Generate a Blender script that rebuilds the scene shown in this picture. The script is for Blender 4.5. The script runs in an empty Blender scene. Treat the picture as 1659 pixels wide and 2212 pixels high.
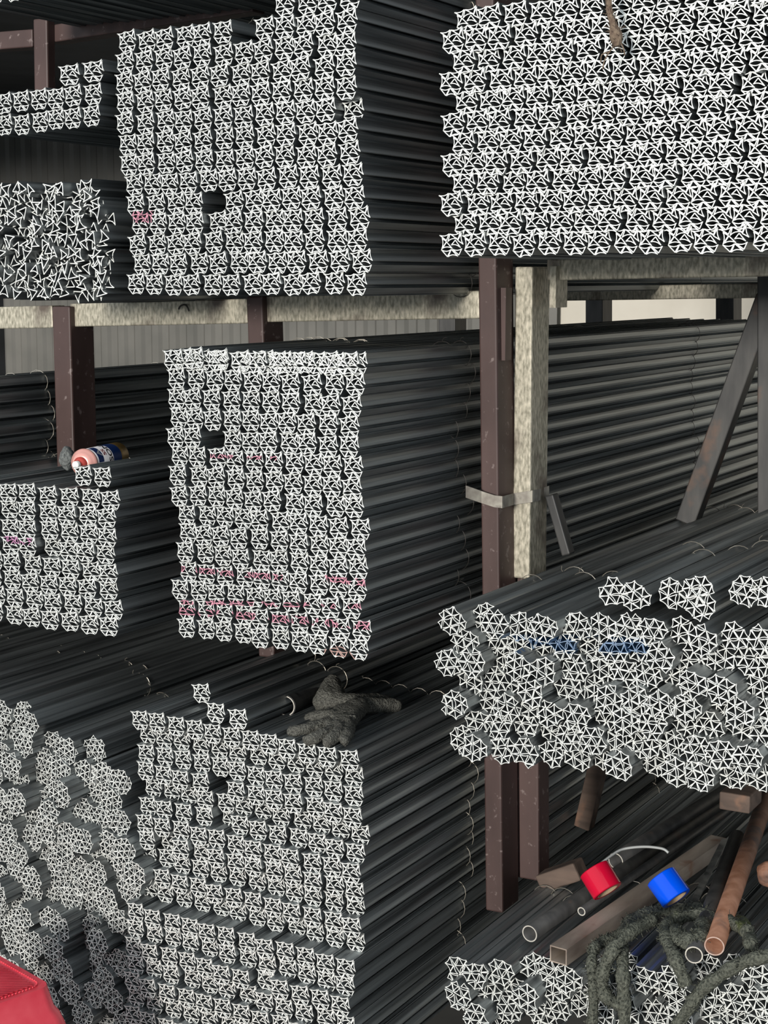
import bpy, bmesh, math, random
import numpy as np
from mathutils import Vector, Matrix
random.seed(7)
S = bpy.context.scene
COL = S.collection
# ---------------------------------------------------------------- camera
FPX, W_, H_ = 3500.0, 1659.0, 2212.0
DP, HC = 2.65, 1.86
YAW, PIT = math.atan(2020/math.hypot(FPX, 506)), math.atan(506/FPX)
KY, KM = .93, .881
CP = Vector((0, -DP, HC))
F0 = Vector((-math.sin(YAW), math.cos(YAW), 0)); RT = Vector((math.cos(YAW), math.sin(YAW), 0)); Z = Vector((0, 0, 1))
FW = F0*math.cos(PIT) - Z*math.sin(PIT); UP = F0*math.sin(PIT) + Z*math.cos(PIT)
cam = bpy.data.cameras.new('camera'); co = bpy.data.objects.new('camera', cam); COL.objects.link(co)
co.matrix_world = Matrix((( RT.x, UP.x, -FW.x, CP.x), (RT.y, UP.y, -FW.y, CP.y), (RT.z, UP.z, -FW.z, CP.z), (0, 0, 0, 1)))
cam.sensor_fit = 'VERTICAL'; cam.sensor_height = 36; cam.lens = FPX/H_*36; cam.clip_end = 200
S.camera = co
# ---------------------------------------------------------------- light
S.view_settings.view_transform = 'Standard'; S.view_settings.look = 'None'
S.view_settings.exposure = 0.0; S.view_settings.gamma = 1; S.view_settings.use_curve_mapping = False
S.cycles.max_bounces = 6; S.cycles.diffuse_bounces = 3; S.cycles.glossy_bounces = 4
wd = bpy.data.worlds.new('sky'); S.world = wd; wd.use_nodes = True
wd.node_tree.nodes['Background'].inputs[0].default_value = (0.84, 0.93, 1.0, 1)
wd.node_tree.nodes['Background'].inputs[1].default_value = 0.76
sn = bpy.data.lights.new('sun', 'SUN'); sn.energy = 2.9; sn.angle = math.radians(8); sn.color = (1, .965, .9)
so = bpy.data.objects.new('sun', sn); COL.objects.link(so)
SUND = Vector((-0.06, 1, -0.13)).normalized()
so.rotation_euler = SUND.to_track_quat('-Z', 'Y').to_euler(); so.location = (0, -6, 4)
# ---------------------------------------------------------------- pixel -> world
def ray(px, py): return (FW*FPX + RT*(px-829.5) - UP*(py-1106)).normalized()
def at(px, py, Y=0.0):
    r = ray(px, py); return CP + r*((Y*KY-CP.y)/r.y)
def atZ(px, py, z):
    r = ray(px, py); return CP + r*((z-CP.z)/r.z)
def proj(p):
    d = Vector(p)-CP; k = FPX/d.dot(FW); return 829.5+d.dot(RT)*k, 1106-d.dot(UP)*k
# ---------------------------------------------------------------- materials
def mat(name, col, rough=.5, metal=0, spec=None):
    m = bpy.data.materials.new(name); m.use_nodes = True; b = m.node_tree.nodes['Principled BSDF']
    b.inputs['Base Color'].default_value = (*col, 1); b.inputs['Roughness'].default_value = rough; b.inputs['Metallic'].default_value = metal
    if spec is not None: b.inputs['Specular IOR Level'].default_value = spec
    return m
def noisy(m, c1, c2, scale=(10, 10, 10), detail=4, lo=.35, hi=.65, bump=0, rough=None, coord='Object', c3=None, s3=3, c3lo=.6, c3hi=.7):
    nt = m.node_tree; N = nt.nodes; L = nt.links; b = N['Principled BSDF']
    tc = N.new('ShaderNodeTexCoord'); mp = N.new('ShaderNodeMapping'); mp.inputs['Scale'].default_value = scale
    L.new(tc.outputs[coord], mp.inputs[0])
    nz = N.new('ShaderNodeTexNoise'); nz.inputs['Scale'].default_value = 1; nz.inputs['Detail'].default_value = detail; L.new(mp.outputs[0], nz.inputs[0])
    cr = N.new('ShaderNodeValToRGB'); cr.color_ramp.elements[0].position = lo; cr.color_ramp.elements[1].position = hi
    cr.color_ramp.elements[0].color = (*c1, 1); cr.color_ramp.elements[1].color = (*c2, 1); L.new(nz.outputs[0], cr.inputs[0])
    out = cr.outputs[0]
    if c3:
        n3 = N.new('ShaderNodeTexNoise'); n3.inputs['Scale'].default_value = s3; n3.inputs['Detail'].default_value = 5; L.new(tc.outputs[coord], n3.inputs[0])
        mr = N.new('ShaderNodeMapRange'); mr.inputs[1].default_value = c3lo; mr.inputs[2].default_value = c3hi; L.new(n3.outputs[0], mr.inputs[0])
        mx = N.new('ShaderNodeMixRGB'); L.new(mr.outputs[0], mx.inputs[0]); L.new(out, mx.inputs[1]); mx.inputs[2].default_value = (*c3, 1); out = mx.outputs[0]
    L.new(out, b.inputs['Base Color'])
    if rough:
        mr = N.new('ShaderNodeMapRange'); mr.inputs[3].default_value = rough[0]; mr.inputs[4].default_value = rough[1]; L.new(nz.outputs[0], mr.inputs[0]); L.new(mr.outputs[0], b.inputs['Roughness'])
    if bump:
        bp = N.new('ShaderNodeBump'); bp.inputs['Strength'].default_value = bump; bp.inputs['Distance'].default_value = .01; L.new(nz.outputs[0], bp.inputs['Height']); L.new(bp.outputs[0], b.inputs['Normal'])
    return m
def paint_bands(m, bands):
    """sprayed marking paint across the cut ends: each band is a line in world X,Z with a width"""
    nt = m.node_tree; N = nt.nodes; L = nt.links; b = N['Principled BSDF']
    ge = N.new('ShaderNodeNewGeometry'); sp = N.new('ShaderNodeSeparateXYZ'); L.new(ge.outputs['Position'], sp.inputs[0])
    nz = N.new('ShaderNodeTexNoise'); nz.inputs['Scale'].default_value = 22; L.new(ge.outputs['Position'], nz.inputs[0])
    def M(op, a, c=None, d=None):
        n = N.new('ShaderNodeMath'); n.operation = op
        for i, v in enumerate((a, c, d)):
            if v is None: continue
            if isinstance(v, (int, float)): n.inputs[i].default_value = v
            else: L.new(v, n.inputs[i])
        return n.outputs[0]
    if b.inputs['Base Color'].is_linked: src = b.inputs['Base Color'].links[0].from_socket
    else:
        r = N.new('ShaderNodeRGB'); r.outputs[0].default_value = b.inputs['Base Color'].default_value; src = r.outputs[0]
    for (a, c, hw, col, yfar) in bands:
        k = (c.z-a.z)/(c.x-a.x)
        line = M('MULTIPLY_ADD', sp.outputs[0], k, a.z-k*a.x)
        d = M('ABSOLUTE', M('SUBTRACT', sp.outputs[2], line))
        inz = M('LESS_THAN', d, hw); inx = M('MULTIPLY', M('GREATER_THAN', sp.outputs[0], a.x), M('LESS_THAN', sp.outputs[0], c.x))
        iny = M('LESS_THAN', sp.outputs[1], yfar)
        sel = M('MULTIPLY', M('MULTIPLY', inz, inx), M('MULTIPLY', iny, M('MULTIPLY', M('GREATER_THAN', nz.outputs[0], .47), .75)))
        mx = N.new('ShaderNodeMixRGB'); L.new(sel, mx.inputs[0]); L.new(src, mx.inputs[1]); mx.inputs[2].default_value = (*col, 1); src = mx.outputs[0]
    L.new(src, b.inputs['Base Color'])
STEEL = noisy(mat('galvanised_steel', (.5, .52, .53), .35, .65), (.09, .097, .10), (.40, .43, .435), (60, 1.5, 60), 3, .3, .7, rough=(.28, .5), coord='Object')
END = mat('cut_steel_edge', (.93, .94, .90), .4, .15)
PINK = (.75, .16, .30); BLUE = (.03, .16, .38)
BANDS = [(at(300, 1222), at(610, 1248), .006, PINK, .02), (at(690, 1248), at(795, 1260), .007, PINK, .02), (at(300, 1312), at(800, 1352), .008, PINK, .02),
         (at(300, 1298), at(805, 1310), .005, PINK, .02), (at(285, 470), at(330, 468), .012, PINK, .02), (at(450, 985), at(600, 990), .004, PINK, .02),
         (at(0, 1165), at(75, 1170), .008, (.6, .1, .4), .02), (at(1090, 1385), at(1390, 1405), .010, BLUE, .2), (at(700, 1400), at(800, 1420), .010, (.5, .2, .15), .1)]
paint_bands(END, BANDS)
paint_bands(STEEL, [(at(1090, 1385), at(1390, 1405), .018, BLUE, .12)] + [(at(300, y), at(800, y2), .02, (.35, .03, .08), .5) for y, y2 in ((1700, 1790), (1850, 1950))][:0])
WIRE = mat('tie_wire', (.55, .5, .42), .4, .8)
WIRED = mat('dark_tie_wire', (.06, .055, .05), .5, .6)
BROWN = noisy(mat('brown_primer_steel', (.1, .05, .04), .55, 0), (.052, .028, .025), (.10, .058, .052), (8, 8, 3), 6, .35, .7, .1, coord='Object', c3=(.20, .15, .14), s3=60, c3lo=.62, c3hi=.7)
GALV = noisy(mat('spangled_galvanised', (.4, .39, .34), .5, .25), (.26, .24, .18), (.66, .60, .48), (160, 160, 60), 4, .35, .68, coord='Object', c3=(.13, .10, .08), s3=9, c3lo=.55, c3hi=.72)
RUSTY = noisy(mat('rusty_steel', (.2, .1, .06), .7, .1), (.20, .085, .045), (.33, .17, .11), (40, 40, 8), 6, .3, .7, .2, c3=(.08, .06, .055), s3=14, c3lo=.55, c3hi=.7)
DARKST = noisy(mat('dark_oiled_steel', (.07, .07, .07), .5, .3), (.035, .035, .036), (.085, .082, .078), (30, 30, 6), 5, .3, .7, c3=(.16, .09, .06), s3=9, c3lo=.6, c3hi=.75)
SQT = noisy(mat('brown_square_tube', (.2, .15, .12), .55, .2), (.20, .15, .12), (.55, .46, .38), (20, 5, 20), 6, .35, .7, c3=(.25, .11, .06), s3=11, c3lo=.6, c3hi=.72)
RIM = mat('bright_cut_rim', (.75, .70, .62), .4, .4)
PLATE = noisy(mat('rust_light_edge', (.45, .3, .24), .6, .1), (.42, .25, .19), (.62, .48, .42), (60, 60, 60), 3)
REDP = mat('red_glossy_vinyl', (.62, .005, .035), .12); BLUEP = mat('blue_glossy_vinyl', (.0, .09, .85), .14)
CARD = mat('roll_core_card', (.35, .25, .16), .8)
STOOLM = noisy(mat('red_plastic', (.7, .03, .06), .38), (.78, .045, .075), (.86, .08, .11), (25, 25, 25), 4)
FAB = noisy(mat('dark_knit_wool', (.04, .04, .036), .95, 0, .1), (.06, .058, .052), (.20, .195, .17), (260, 260, 260), 3, .3, .7, .9)
ROPE = noisy(mat('mossy_dark_rope', (.04, .045, .035), .95, 0, .1), (.05, .054, .045), (.20, .205, .165), (200, 200, 200), 4, .3, .72, 1.0, c3=(.13, .15, .05), s3=9, c3lo=.66, c3hi=.74)
GREYF = noisy(mat('grey_rag', (.15, .15, .15), .95), (.08, .085, .085), (.22, .23, .22), (150, 150, 150), 4, .3, .7, .8)
TWINE = noisy(mat('hemp_twine', (.2, .14, .09), .9), (.11, .07, .05), (.27, .20, .14), (150, 150, 90), 4, .3, .7, .8)
STRAP = noisy(mat('woven_strap', (.35, .33, .3), .7), (.24, .21, .18), (.42, .39, .33), (40, 40, 40), 4, c3=(.10, .08, .07), s3=20, c3lo=.58, c3hi=.66)
WOOD = noisy(mat('old_timber', (.2, .12, .07), .8), (.07, .05, .04), (.19, .13, .10), (6, 30, 30), 6, .3, .7, .2, c3=(.30, .16, .10), s3=12, c3lo=.62, c3hi=.75)
CONC = noisy(mat('concrete', (.25, .24, .22), .9), (.11, .108, .10), (.20, .195, .18), (3, 3, 3), 8, .3, .7, .15)
WALLM = noisy(mat('painted_sheet', (.4, .4, .37), .6), (.13, .13, .12), (.19, .185, .17), (2, 2, 2), 4)
DARKW = noisy(mat('dark_sheet', (.06, .07, .08), .7), (.045, .05, .055), (.085, .09, .10), (2, 2, 2), 4)
PLAST = noisy(mat('pale_plaster', (.7, .66, .58), .9), (.62, .58, .50), (.78, .74, .66), (1.5, 1.5, 1.5), 5)
# ---------------------------------------------------------------- object helpers
def link(o, parent=None):
    COL.objects.link(o)
    if parent: o.parent = parent
    return o
def tag(o, label=None, cat=None, group=None, kind=None):
    if label: o['label'] = label
    if cat: o['category'] = cat
    if group: o['group'] = group
    if kind: o['kind'] = kind
    return o
def empty(name, loc=(0, 0, 0), **k):
    o = bpy.data.objects.new(name, None); o.location = loc; o.empty_display_size = .05; link(o); return tag(o, **k)
class MB:
    def __init__(s): s.v = []; s.f = []; s.mi = []
    def add(s, vs, fs, mi=0):
        b = len(s.v); s.v += [tuple(v) for v in vs]; s.f += [tuple(b+i for i in f) for f in fs]
        s.mi += [mi]*len(fs) if isinstance(mi, int) else list(mi); return s
    def box(s, c, sx, sy, sz, ax=None, mi=0):
        ax = ax or (Vector((1, 0, 0)), Vector((0, 1, 0)), Vector((0, 0, 1))); c = Vector(c)
        vs = [c+ax[0]*(sx*i/2)+ax[1]*(sy*j/2)+ax[2]*(sz*k/2) for i in (-1, 1) for j in (-1, 1) for k in (-1, 1)]
        return s.add(vs, [(0, 1, 3, 2), (4, 6, 7, 5), (0, 4, 5, 1), (2, 3, 7, 6), (0, 2, 6, 4), (1, 5, 7, 3)], mi)
    def beam(s, a, b, w, d, front=Vector((0, -1, 0)), mi=0, wall=0):
        """rectangular bar from a to b: w across, d along the front axis; a,b lie on the front face centre line"""
        a, b = Vector(a), Vector(b); t = (b-a).normalized(); n = (front-t*front.dot(t)).normalized(); u = t.cross(n)
        if wall: return s.hollow(a-n*d/2, b-n*d/2, w, d, u, n, wall, mi)
        return s.box((a+b)/2-n*d/2, w, d, (b-a).length, (u, n, t), mi)
    def hollow(s, a, b, w, d, u, n, wall, mi=0):
        o = [(-1, -1), (1, -1), (1, 1), (-1, 1)]; vs = []
        for p in (a, b):
            for q in (0, wall): vs += [p+u*i*(w/2-q)+n*j*(d/2-q) for i, j in o]
        fs = []
        for i in range(4):
            j = (i+1) % 4
            fs += [(i, j, 8+j, 8+i), (4+i, 12+i, 12+j, 4+j), (i, 4+i, 4+j, j), (8+i, 8+j, 12+j, 12+i)]
        return s.add(vs, fs, mi)
    def tube(s, pts, r, n=8, mi=0, caps=True, closed=False):
        pts = [Vector(p) for p in pts]; m = len(pts); vs = []; prev = None
        for i, p in enumerate(pts):
            if closed: t = pts[(i+1) % m]-pts[i-1]
            else: t = pts[min(i+1, m-1)]-pts[max(i-1, 0)]
            t.normalize()
            if prev is None: a = t.orthogonal().normalized()
            else: a = (prev-t*prev.dot(t)).normalized()
            prev = a; b = t.cross(a); rr = r[i] if isinstance(r, (list, tuple)) else r
            vs += [p+(a*math.cos(2*math.pi*k/n)+b*math.sin(2*math.pi*k/n))*rr for k in range(n)]
        fs = []
        for i in range(m if closed else m-1):
            j = (i+1) % m
            fs += [(i*n+k, i*n+(k+1) % n, j*n+(k+1) % n, j*n+k) for k in range(n)]
        if caps and not closed: fs += [tuple(range(n-1, -1, -1)), tuple((m-1)*n+k for k in range(n))]
        return s.add(vs, fs, mi)
    def pipe(s, a, b, r, wall=.0022, n=32, mi=0, rim=None):
        a, b = Vector(a), Vector(b); t = (b-a).normalized(); u = t.orthogonal().normalized(); w = t.cross(u); vs = []
        for p in (a, b):
            for q in (r, r-wall): vs += [p+(u*math.cos(2*math.pi*k/n)+w*math.sin(2*math.pi*k/n))*q for k in range(n)]
        fs = []; mm = []
        for k in range(n):
            j = (k+1) % n
            fs += [(k, j, 2*n+j, 2*n+k), (n+k, 3*n+k, 3*n+j, n+j), (k, n+k, n+j, j), (2*n+k, 2*n+j, 3*n+j, 3*n+k)]
            mm += [mi, mi, rim if rim is not None else mi, rim if rim is not None else mi]
        return s.add(vs, fs, mm)
    def lathe(s, prof, c, ax, n=32, mi=0):
        ax = Vector(ax).normalized(); u = ax.orthogonal().normalized(); w = ax.cross(u); vs = []; c = Vector(c)
        for (r, h) in prof: vs += [c+ax*h+(u*math.cos(2*math.pi*k/n)+w*math.sin(2*math.pi*k/n))*r for k in range(n)]
        fs = [(i*n+k, i*n+(k+1) % n, (i+1)*n+(k+1) % n, (i+1)*n+k) for i in range(len(prof)-1) for k in range(n)]
        return s.add(vs, fs, mi)
    def mesh(s, name, mats, smooth=False):
        me = bpy.data.meshes.new(name); me.from_pydata(s.v, [], s.f)
        for m in (mats if isinstance(mats, (list, tuple)) else [mats]): me.materials.append(m)
        me.polygons.foreach_set('material_index', s.mi)
        if smooth: me.polygons.foreach_set('use_smooth', [True]*len(s.f))
        me.update(); return me
    def obj(s, name, mats, parent=None, smooth=False, loc=None, bevel=0, **k):
        """mesh object whose origin sits at loc (vertices are given in world space, or local to the parent's place)"""
        if loc is not None: lv = Vector(loc); s.v = [tuple(Vector(v)-lv) for v in s.v]
        o = bpy.data.objects.new(name, s.mesh(name, mats, smooth)); link(o, parent)
        if loc is not None: o.location = loc
        elif parent is not None: o.location = -parent.location
        if bevel:
            bm = o.modifiers.new('bevel', 'BEVEL'); bm.width = bevel; bm.segments = 2; bm.limit_method = 'ANGLE'
        return tag(o, **k)
# ---------------------------------------------------------------- the building
Xw = (-9.0, 4.5)
def struct(name, mb, m, **k): return mb.obj(name, m, kind='structure', **k)
struct('floor', MB().box((-2, 1, -.05), 26, 24, .1), CONC)
struct('ceiling', MB().box((-2.25, 3.7, 3.25), 13.5, 7.0, .08), DARKW)
struct('wall_left', MB().box((-9.0, 3.4, 1.6), .1, 7.6, 3.3), DARKW)
wr = MB(); wr.box((4.5, 6.2, 1.6), .1, 1.8, 3.3)
struct('wall_right', wr, DARKW)
def corrugated(x0, x1, y, z0, z1, pitch=.16, amp=.02):
    mb = MB(); xs = []; x = x0
    while x < x1: xs += [(x, 0), (x+pitch*.35, 0), (x+pitch*.5, -amp), (x+pitch*.85, -amp)]; x += pitch
    vs = [(a, y+b, z) for z in (z0, z1) for a, b in xs]; n = len(xs)
    return mb.add(vs, [(i, i+1, n+i+1, n+i) for i in range(n-1)])
xb = at(1180, 680, 7/KY).x
o = struct('wall_back', corrugated(-9, xb, 7.0, 0, 3.25), WALLM)
struct('trim_1', MB().box((-4.4, 6.9, .9), 9.2, .06, .12), DARKW)
struct('wall_rear', MB().box(((xb+4.6)/2, 7.1, 1.6), 4.6-xb, .1, 3.3), PLAST)
# ---------------------------------------------------------------- folded channel profile
def strip(mb, pts, t, L, y0=0.0):
    """sheet of thickness t following pts (x,z), run from y0 to y0+L"""
    P = [Vector((p[0], p[1])) for p in pts]; n = len(P); A = []; B = []
    for i in range(n):
        d = (P[min(i+1, n-1)]-P[max(i-1, 0)]).normalized(); q = Vector((-d.y, d.x))*t/2
        A.append(P[i]+q); B.append(P[i]-q)
    vs = []
    for y in (y0, y0+L): vs += [(a.x, y, a.y) for a in A]+[(b.x, y, b.y) for b in B]
    k = 2*n; fs = []; mi = []
    for i in range(n-1):
        fs += [(i, i+1, k+i+1, k+i), (n+i, k+n+i, k+n+i+1, n+i+1), (i, n+i, n+i+1, i+1)]; mi += [0, 0, 1]
    fs += [(0, k, k+n, n), (n-1, 2*n-1, k+2*n-1, k+n-1)]; mi += [0, 0]
    mb.add(vs, fs, mi)
def channel(mb, A, B, C, t, L, bulge=.26, inset=.16, seg=4, y0=0.0):
    """one folded triangular channel: apex A, flange tips B and C, inward-curving web between the flanges"""
    A, B, C = Vector(A), Vector(B), Vector(C); g = (A+B+C)/3
    sh = lambda p: g+(p-g)*.955
    A, B, C = sh(A), sh(B), sh(C)
    strip(mb, [A, B], t, L, y0); strip(mb, [A, C], t, L, y0)
    b = B.lerp(A, inset*.3); c = C.lerp(A, inset*.3)
    pts = []
    for i in range(seg+1):
        u = i/seg; p = b.lerp(c, u); pts.append(p+(A-(B+C)/2)*bulge*4*u*(1-u)*.8)
    strip(mb, pts, t*.9, L, y0)
RODL = 2.75
tr = [((1020, 420), (790, 250), (1110, 200)), ((1390, 410), (1150, 220), (1480, 140)), ((1015, 445), (860, 335), (850, 690)),
      ((1030, 455), (885, 665), (1220, 665)), ((1120, 210), (1050, 460), (1385, 380)), ((1300, 400), (1165, 560), (1475, 645)),
      ((1385, 425), (1505, 180), (1570, 545)), ((1045, 915), (840, 690), (1165, 685)), ((1180, 680), (1075, 925), (1405, 905)),
      ((1415, 870), (1195, 675), (1515, 660))]
# pixel -> metres on the cut plane near (1110, 530)
o0 = at(1110, 530); SX = (at(1120, 530)-at(1100, 530)).x/20/13.825; SZ = -(at(1110, 540)-at(1110, 520)).z/20/13.825
star = [[((p[0]-1190)*SX, -(p[1]-545)*SZ) for p in t] for t in tr]
PX = (at(551, 600)-at(509, 600)).x/42*43.2      # bundle pitch across
PZ = -(at(530, 622)-at(530, 578)).z/44*44.6     # row pitch
TH = .0017
star_me = []; star_all = MB()
for k, t in enumerate(star):
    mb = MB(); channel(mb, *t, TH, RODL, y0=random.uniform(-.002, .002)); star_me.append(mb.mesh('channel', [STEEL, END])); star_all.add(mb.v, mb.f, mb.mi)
def round_bundle(seed, R, a, t, rl):
    rnd = random.Random(seed); h = a*math.sqrt(3)/2; rot = rnd.uniform(0, 6.28); ox, oy = rnd.uniform(0, a), rnd.uniform(0, h); tris = []
    for j in range(-9, 9):
        for i in range(-20, 20):
            up = (i+j) % 2 == 0; cx = i*a/2+ox; y0 = j*h+oy
            T = [(cx, y0+h), (cx-a/2, y0), (cx+a/2, y0)] if up else [(cx, y0), (cx+a/2, y0+h), (cx-a/2, y0+h)]
            g = Vector((sum(p[0] for p in T)/3, sum(p[1] for p in T)/3))
            if g.length < R-a*.12:
                T = [Vector(p) for p in T]; k = rnd.randrange(3); T = T[k:]+T[:k]
                if g.length > R-a*.68:   # outermost ones show a flat side outwards
                    k = min(range(3), key=lambda q: T[q].dot(g.normalized())); T = T[k:]+T[:k]
                ang = rnd.uniform(-.16, .16); c, s = math.cos(ang), math.sin(ang)
                T = [Vector((c*(p-g).x-s*(p-g).y, s*(p-g).x+c*(p-g).y))*rnd.uniform(.92, 1.0)+g+Vector((rnd.uniform(-1, 1), rnd.uniform(-1, 1)))*a*.04 for p in T]
                T = [p if p.length < R*.97 else p*(R*.97/p.length) for p in T]
                c, s = math.cos(rot), math.sin(rot)
                tris.append([(c*p.x-s*p.y, s*p.x+c*p.y) for p in T])
    out = []
    for T in tris:
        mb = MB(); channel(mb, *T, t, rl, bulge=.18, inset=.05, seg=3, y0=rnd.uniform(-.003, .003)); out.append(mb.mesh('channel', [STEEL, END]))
    return out
R_BIG = (at(1060, 1300)-at(1040, 1300)).x/20*27.5
ROUND = [round_bundle(10+i, R_BIG*1.17, R_BIG*.76, .00135, RODL) for i in range(5)]
ROUNDS = [round_bundle(40+i, R_BIG*1.30, R_BIG*.64, .00125, RODL) for i in range(4)]
def loop_mesh(R, m):
    mb = MB(); mb.tube([(R*math.cos(a), 0, R*math.sin(a)) for a in [2*math.pi*i/20 for i in range(20)]], .0008, 5, closed=True)
    mb.tube([(0, 0, R), (.004, -.004, R+.006), (.012, -.006, R+.009)], .0007, 4); return mb.mesh('tie_wire', m)
TIE_S = loop_mesh(.0285, WIRE); TIE_R = loop_mesh(R_BIG*1.17, WIRE); TIE_SD = loop_mesh(.0285, WIRED)
ORD = ['', 'first', 'second', 'third', 'fourth', 'fifth', 'sixth', 'seventh', 'eighth', 'ninth', 'tenth', 'eleventh', 'twelfth', 'thirteenth', 'fourteenth', 'fifteenth', 'sixteenth', 'seventeenth', 'eighteenth', 'nineteenth', 'twentieth']
# posts first (their places are kept free of bundles)
POSTX = []   # (x0, x1, z0, z1)
def post(name, pa, pb, wpx, depth, Y, m, label, cat='post', ztop=None):
    """pa, pb: top and bottom centre pixels of the front face"""
    a = at(*pa, Y); b = at(*pb, Y); w = (at(pa[0]+wpx/2, pa[1], Y)-at(pa[0]-wpx/2, pa[1], Y)).x
    if ztop is not None: a = b+(a-b)*((ztop-b.z)/(a.z-b.z))
    if b.z < .25: b = a+(b-a)*(a.z/(a.z-b.z))
    POSTX.append((min(a.x, b.x)-w/2-.004, max(a.x, b.x)+w/2+.004, b.z, a.z))
    o = MB().beam(a, b, w, depth).obj(name, m, loc=(a+b)/2, bevel=.004, label=label, cat=cat, group='steel posts of the rack'); return o
stars = []   # dict(pos, rot, pile, row, col)
rounds = []
def lay(pile, kind, p0, p1, n, rows, pitch, yj=.004, offs=None, xj=.08, zj=.05, left=0, nrow=None, holes=(), rowy=None, face=0, rj=4, hexo=0):
    """rows of bundles: p0,p1 pixel centres of the first and last bundle of the lowest row"""
    a = at(*p0); b = at(*p1); st = (b-a)/max(1, n-1); rnd = random.Random(hash(pile) % 1000 if False else sum(map(ord, pile)))
    for r in range(rows):
        c0, c1 = (nrow[r] if nrow else (0, n)); c0 -= left
        off = (offs[r % len(offs)] if offs else 0)+(hexo if r % 2 else 0)
        ry = (rowy[r] if rowy else 0); drift = 0
        for c in range(c0, c1):
            if (r, c) in holes: continue
            drift = drift*.8+rnd.uniform(-1, 1)*xj*.6
            p = a+st*(c+off)+Vector((0, 0, pitch*r)); p.x += st.x*drift; p.z += rnd.uniform(-1, 1)*pitch*zj
            p.y = face+ry+rnd.uniform(-1, 1)*yj
            if rnd.random() < .02 and yj < .03: p.y += rnd.uniform(.01, .03)
            hit = False
            for x0, x1, z0, z1 in POSTX:
                if x0-.022 < p.x < x1+.022 and z0-.02 < p.z < z1+.012: hit = True
            if hit: continue
            d = dict(pos=p, sx=(min(1.16, max(.92, st.length/PX*.97)) if n > 1 and kind == 's' else 1.0), rot=math.radians(rnd.uniform(-rj, rj)), pile=pile, row=r, col=c-c0, n=c1-c0, top=(r == rows-1), c=c)
            (stars if kind == 's' else rounds).append(d)
# ---------------------------------------------------------------- rack posts
YP = .42
B_BOTTOM = at(1300, 556).z
post('rack_post', (1049, 300), (1067, 1970), 39, .085, YP, BROWN, 'brown steel post just beyond the right side of the middle stack', ztop=2.6)
post('rack_post', (1131, 600), (1125, 1250), 38, .09, .5, GALV, 'bright spangled galvanised post, strapped to the brown post beside it', ztop=B_BOTTOM-.012)
post('rack_post', (131, 660), (150, 1300), 38, .09, .45, BROWN, 'brown steel post behind the spray can', ztop=at(131, 662, .45).z)
post('rack_post', (549, 640), (575, 1420), 34, .085, .45, BROWN, 'brown steel post rising behind the top left of the middle stack', ztop=at(549, 640, .45).z)
# lower brown post pair: stands a little behind
post('rack_post', (1137, 1250), (1140, 1900), 48, .06, .52, BROWN, 'wide brown post below the round bundles, standing on the scrap heap side')
POSTX_KEEP = list(POSTX)
# ---------------------------------------------------------------- stacks of star bundles
PXp = PX; 
# A: upper left stack
lay('a', 's', (297, 614), (768, 612), 12, 15, PZ, offs=[0, .25, .15, .2, .05, -.15, -.3, -.35, -.35, -.4, -.4, -.4, -.35, -.3, -.3], holes=[(4, 4), (12, 6)], xj=.12, nrow=[(0, 12)]*13+[(8, 12), (9, 12)])
aA = at(297, 614); 
def row_at(pile, y, x0, x1, n, Y=0, **k): lay(pile, 's', (x0, y[0]), (x1, y[1]), n, 1, PZ, **k)
# M: middle stack
lay('m', 's', (327, 1345), (775, 1402), 12, 15, PZ*.985, offs=[0, .05, -.25, 0, -.1, 0, .1, -.15, -.2, -.2, -.4, -.3, -.35, -.25, 0], holes=[(10, 4)], xj=.14, zj=.06)
row_at('mt', (772, 786), 290, 755, 11, xj=.2)
# C: left middle stack
lay('c', 's', (-10, 1322), (238, 1354), 7, 8, PZ*.975, left=12, offs=[0, .1, 0, .1, -.1, 0, -.1, .1], xj=.12)
row_at('ct', (1029, 1030), 184, 224, 2)
# E: short stack top left
row_at('e1', (272, 249), 10, 199, 6, xj=.1); row_at('e2', (225, 202), 5, 199, 6, xj=.1); row_at('e3', (162, 156), 150, 199, 2)
# recessed rows under E
lay('e0', 's', (-120, 322), (199, 300), 9, 1, PZ, face=.75, yj=.05)
# B: upper right stack, nested
lay('b', 's', (978, 530), (1645, 515), 13, 12, PZ*.895, hexo=.5, offs=[0, 0, 0, 0, -.1, 0, 0, 0, -.1, 0, 0, 0], xj=.09, zj=.05, nrow=[(0, 14)]*12, yj=.006, rj=4)
# G: lower middle stack
G_ROWY = [-.07, -.06, -.07, -.055, -.06, -.045, -.05, .0, -.015, .0, -.012, -.012, .0, .012, .0, .012, .02, .0]
gb0, gb1 = (330, 2166), (772, 2300)
lay('g', 's', gb0, gb1, 12, 18, PZ*.93, offs=[-.05, .1, 0, .1, -.1, 0, 0, -.1, 0, -.1, .05, -.1, 0, .1, -.1, -.2, -.35, -.35], xj=.08, rowy=G_ROWY, yj=.006, rj=3, holes=[(14, 4)])
GTOP = at(330, 1566).z
row_at('gt', (1519, 1519), 375, 376, 1, face=.10, yj=.001); row_at('gt2', (1541, 1541), 466, 467, 1, yj=.001); row_at('gt3', (1552, 1552), 515, 516, 1, yj=.001)
# T: stack lying on the top shelf, seen from below
lay('t', 's', (-60, -36), (470, -100), 14, 1, PZ, face=.12, yj=.03, left=2)
# Z: tall stack further left behind the middle-left one
zx = at(-60, 700, .0)
lay('z', 's', (-560, 1290), (-130, 1300), 8, 13, PZ, yj=.02)
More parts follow.
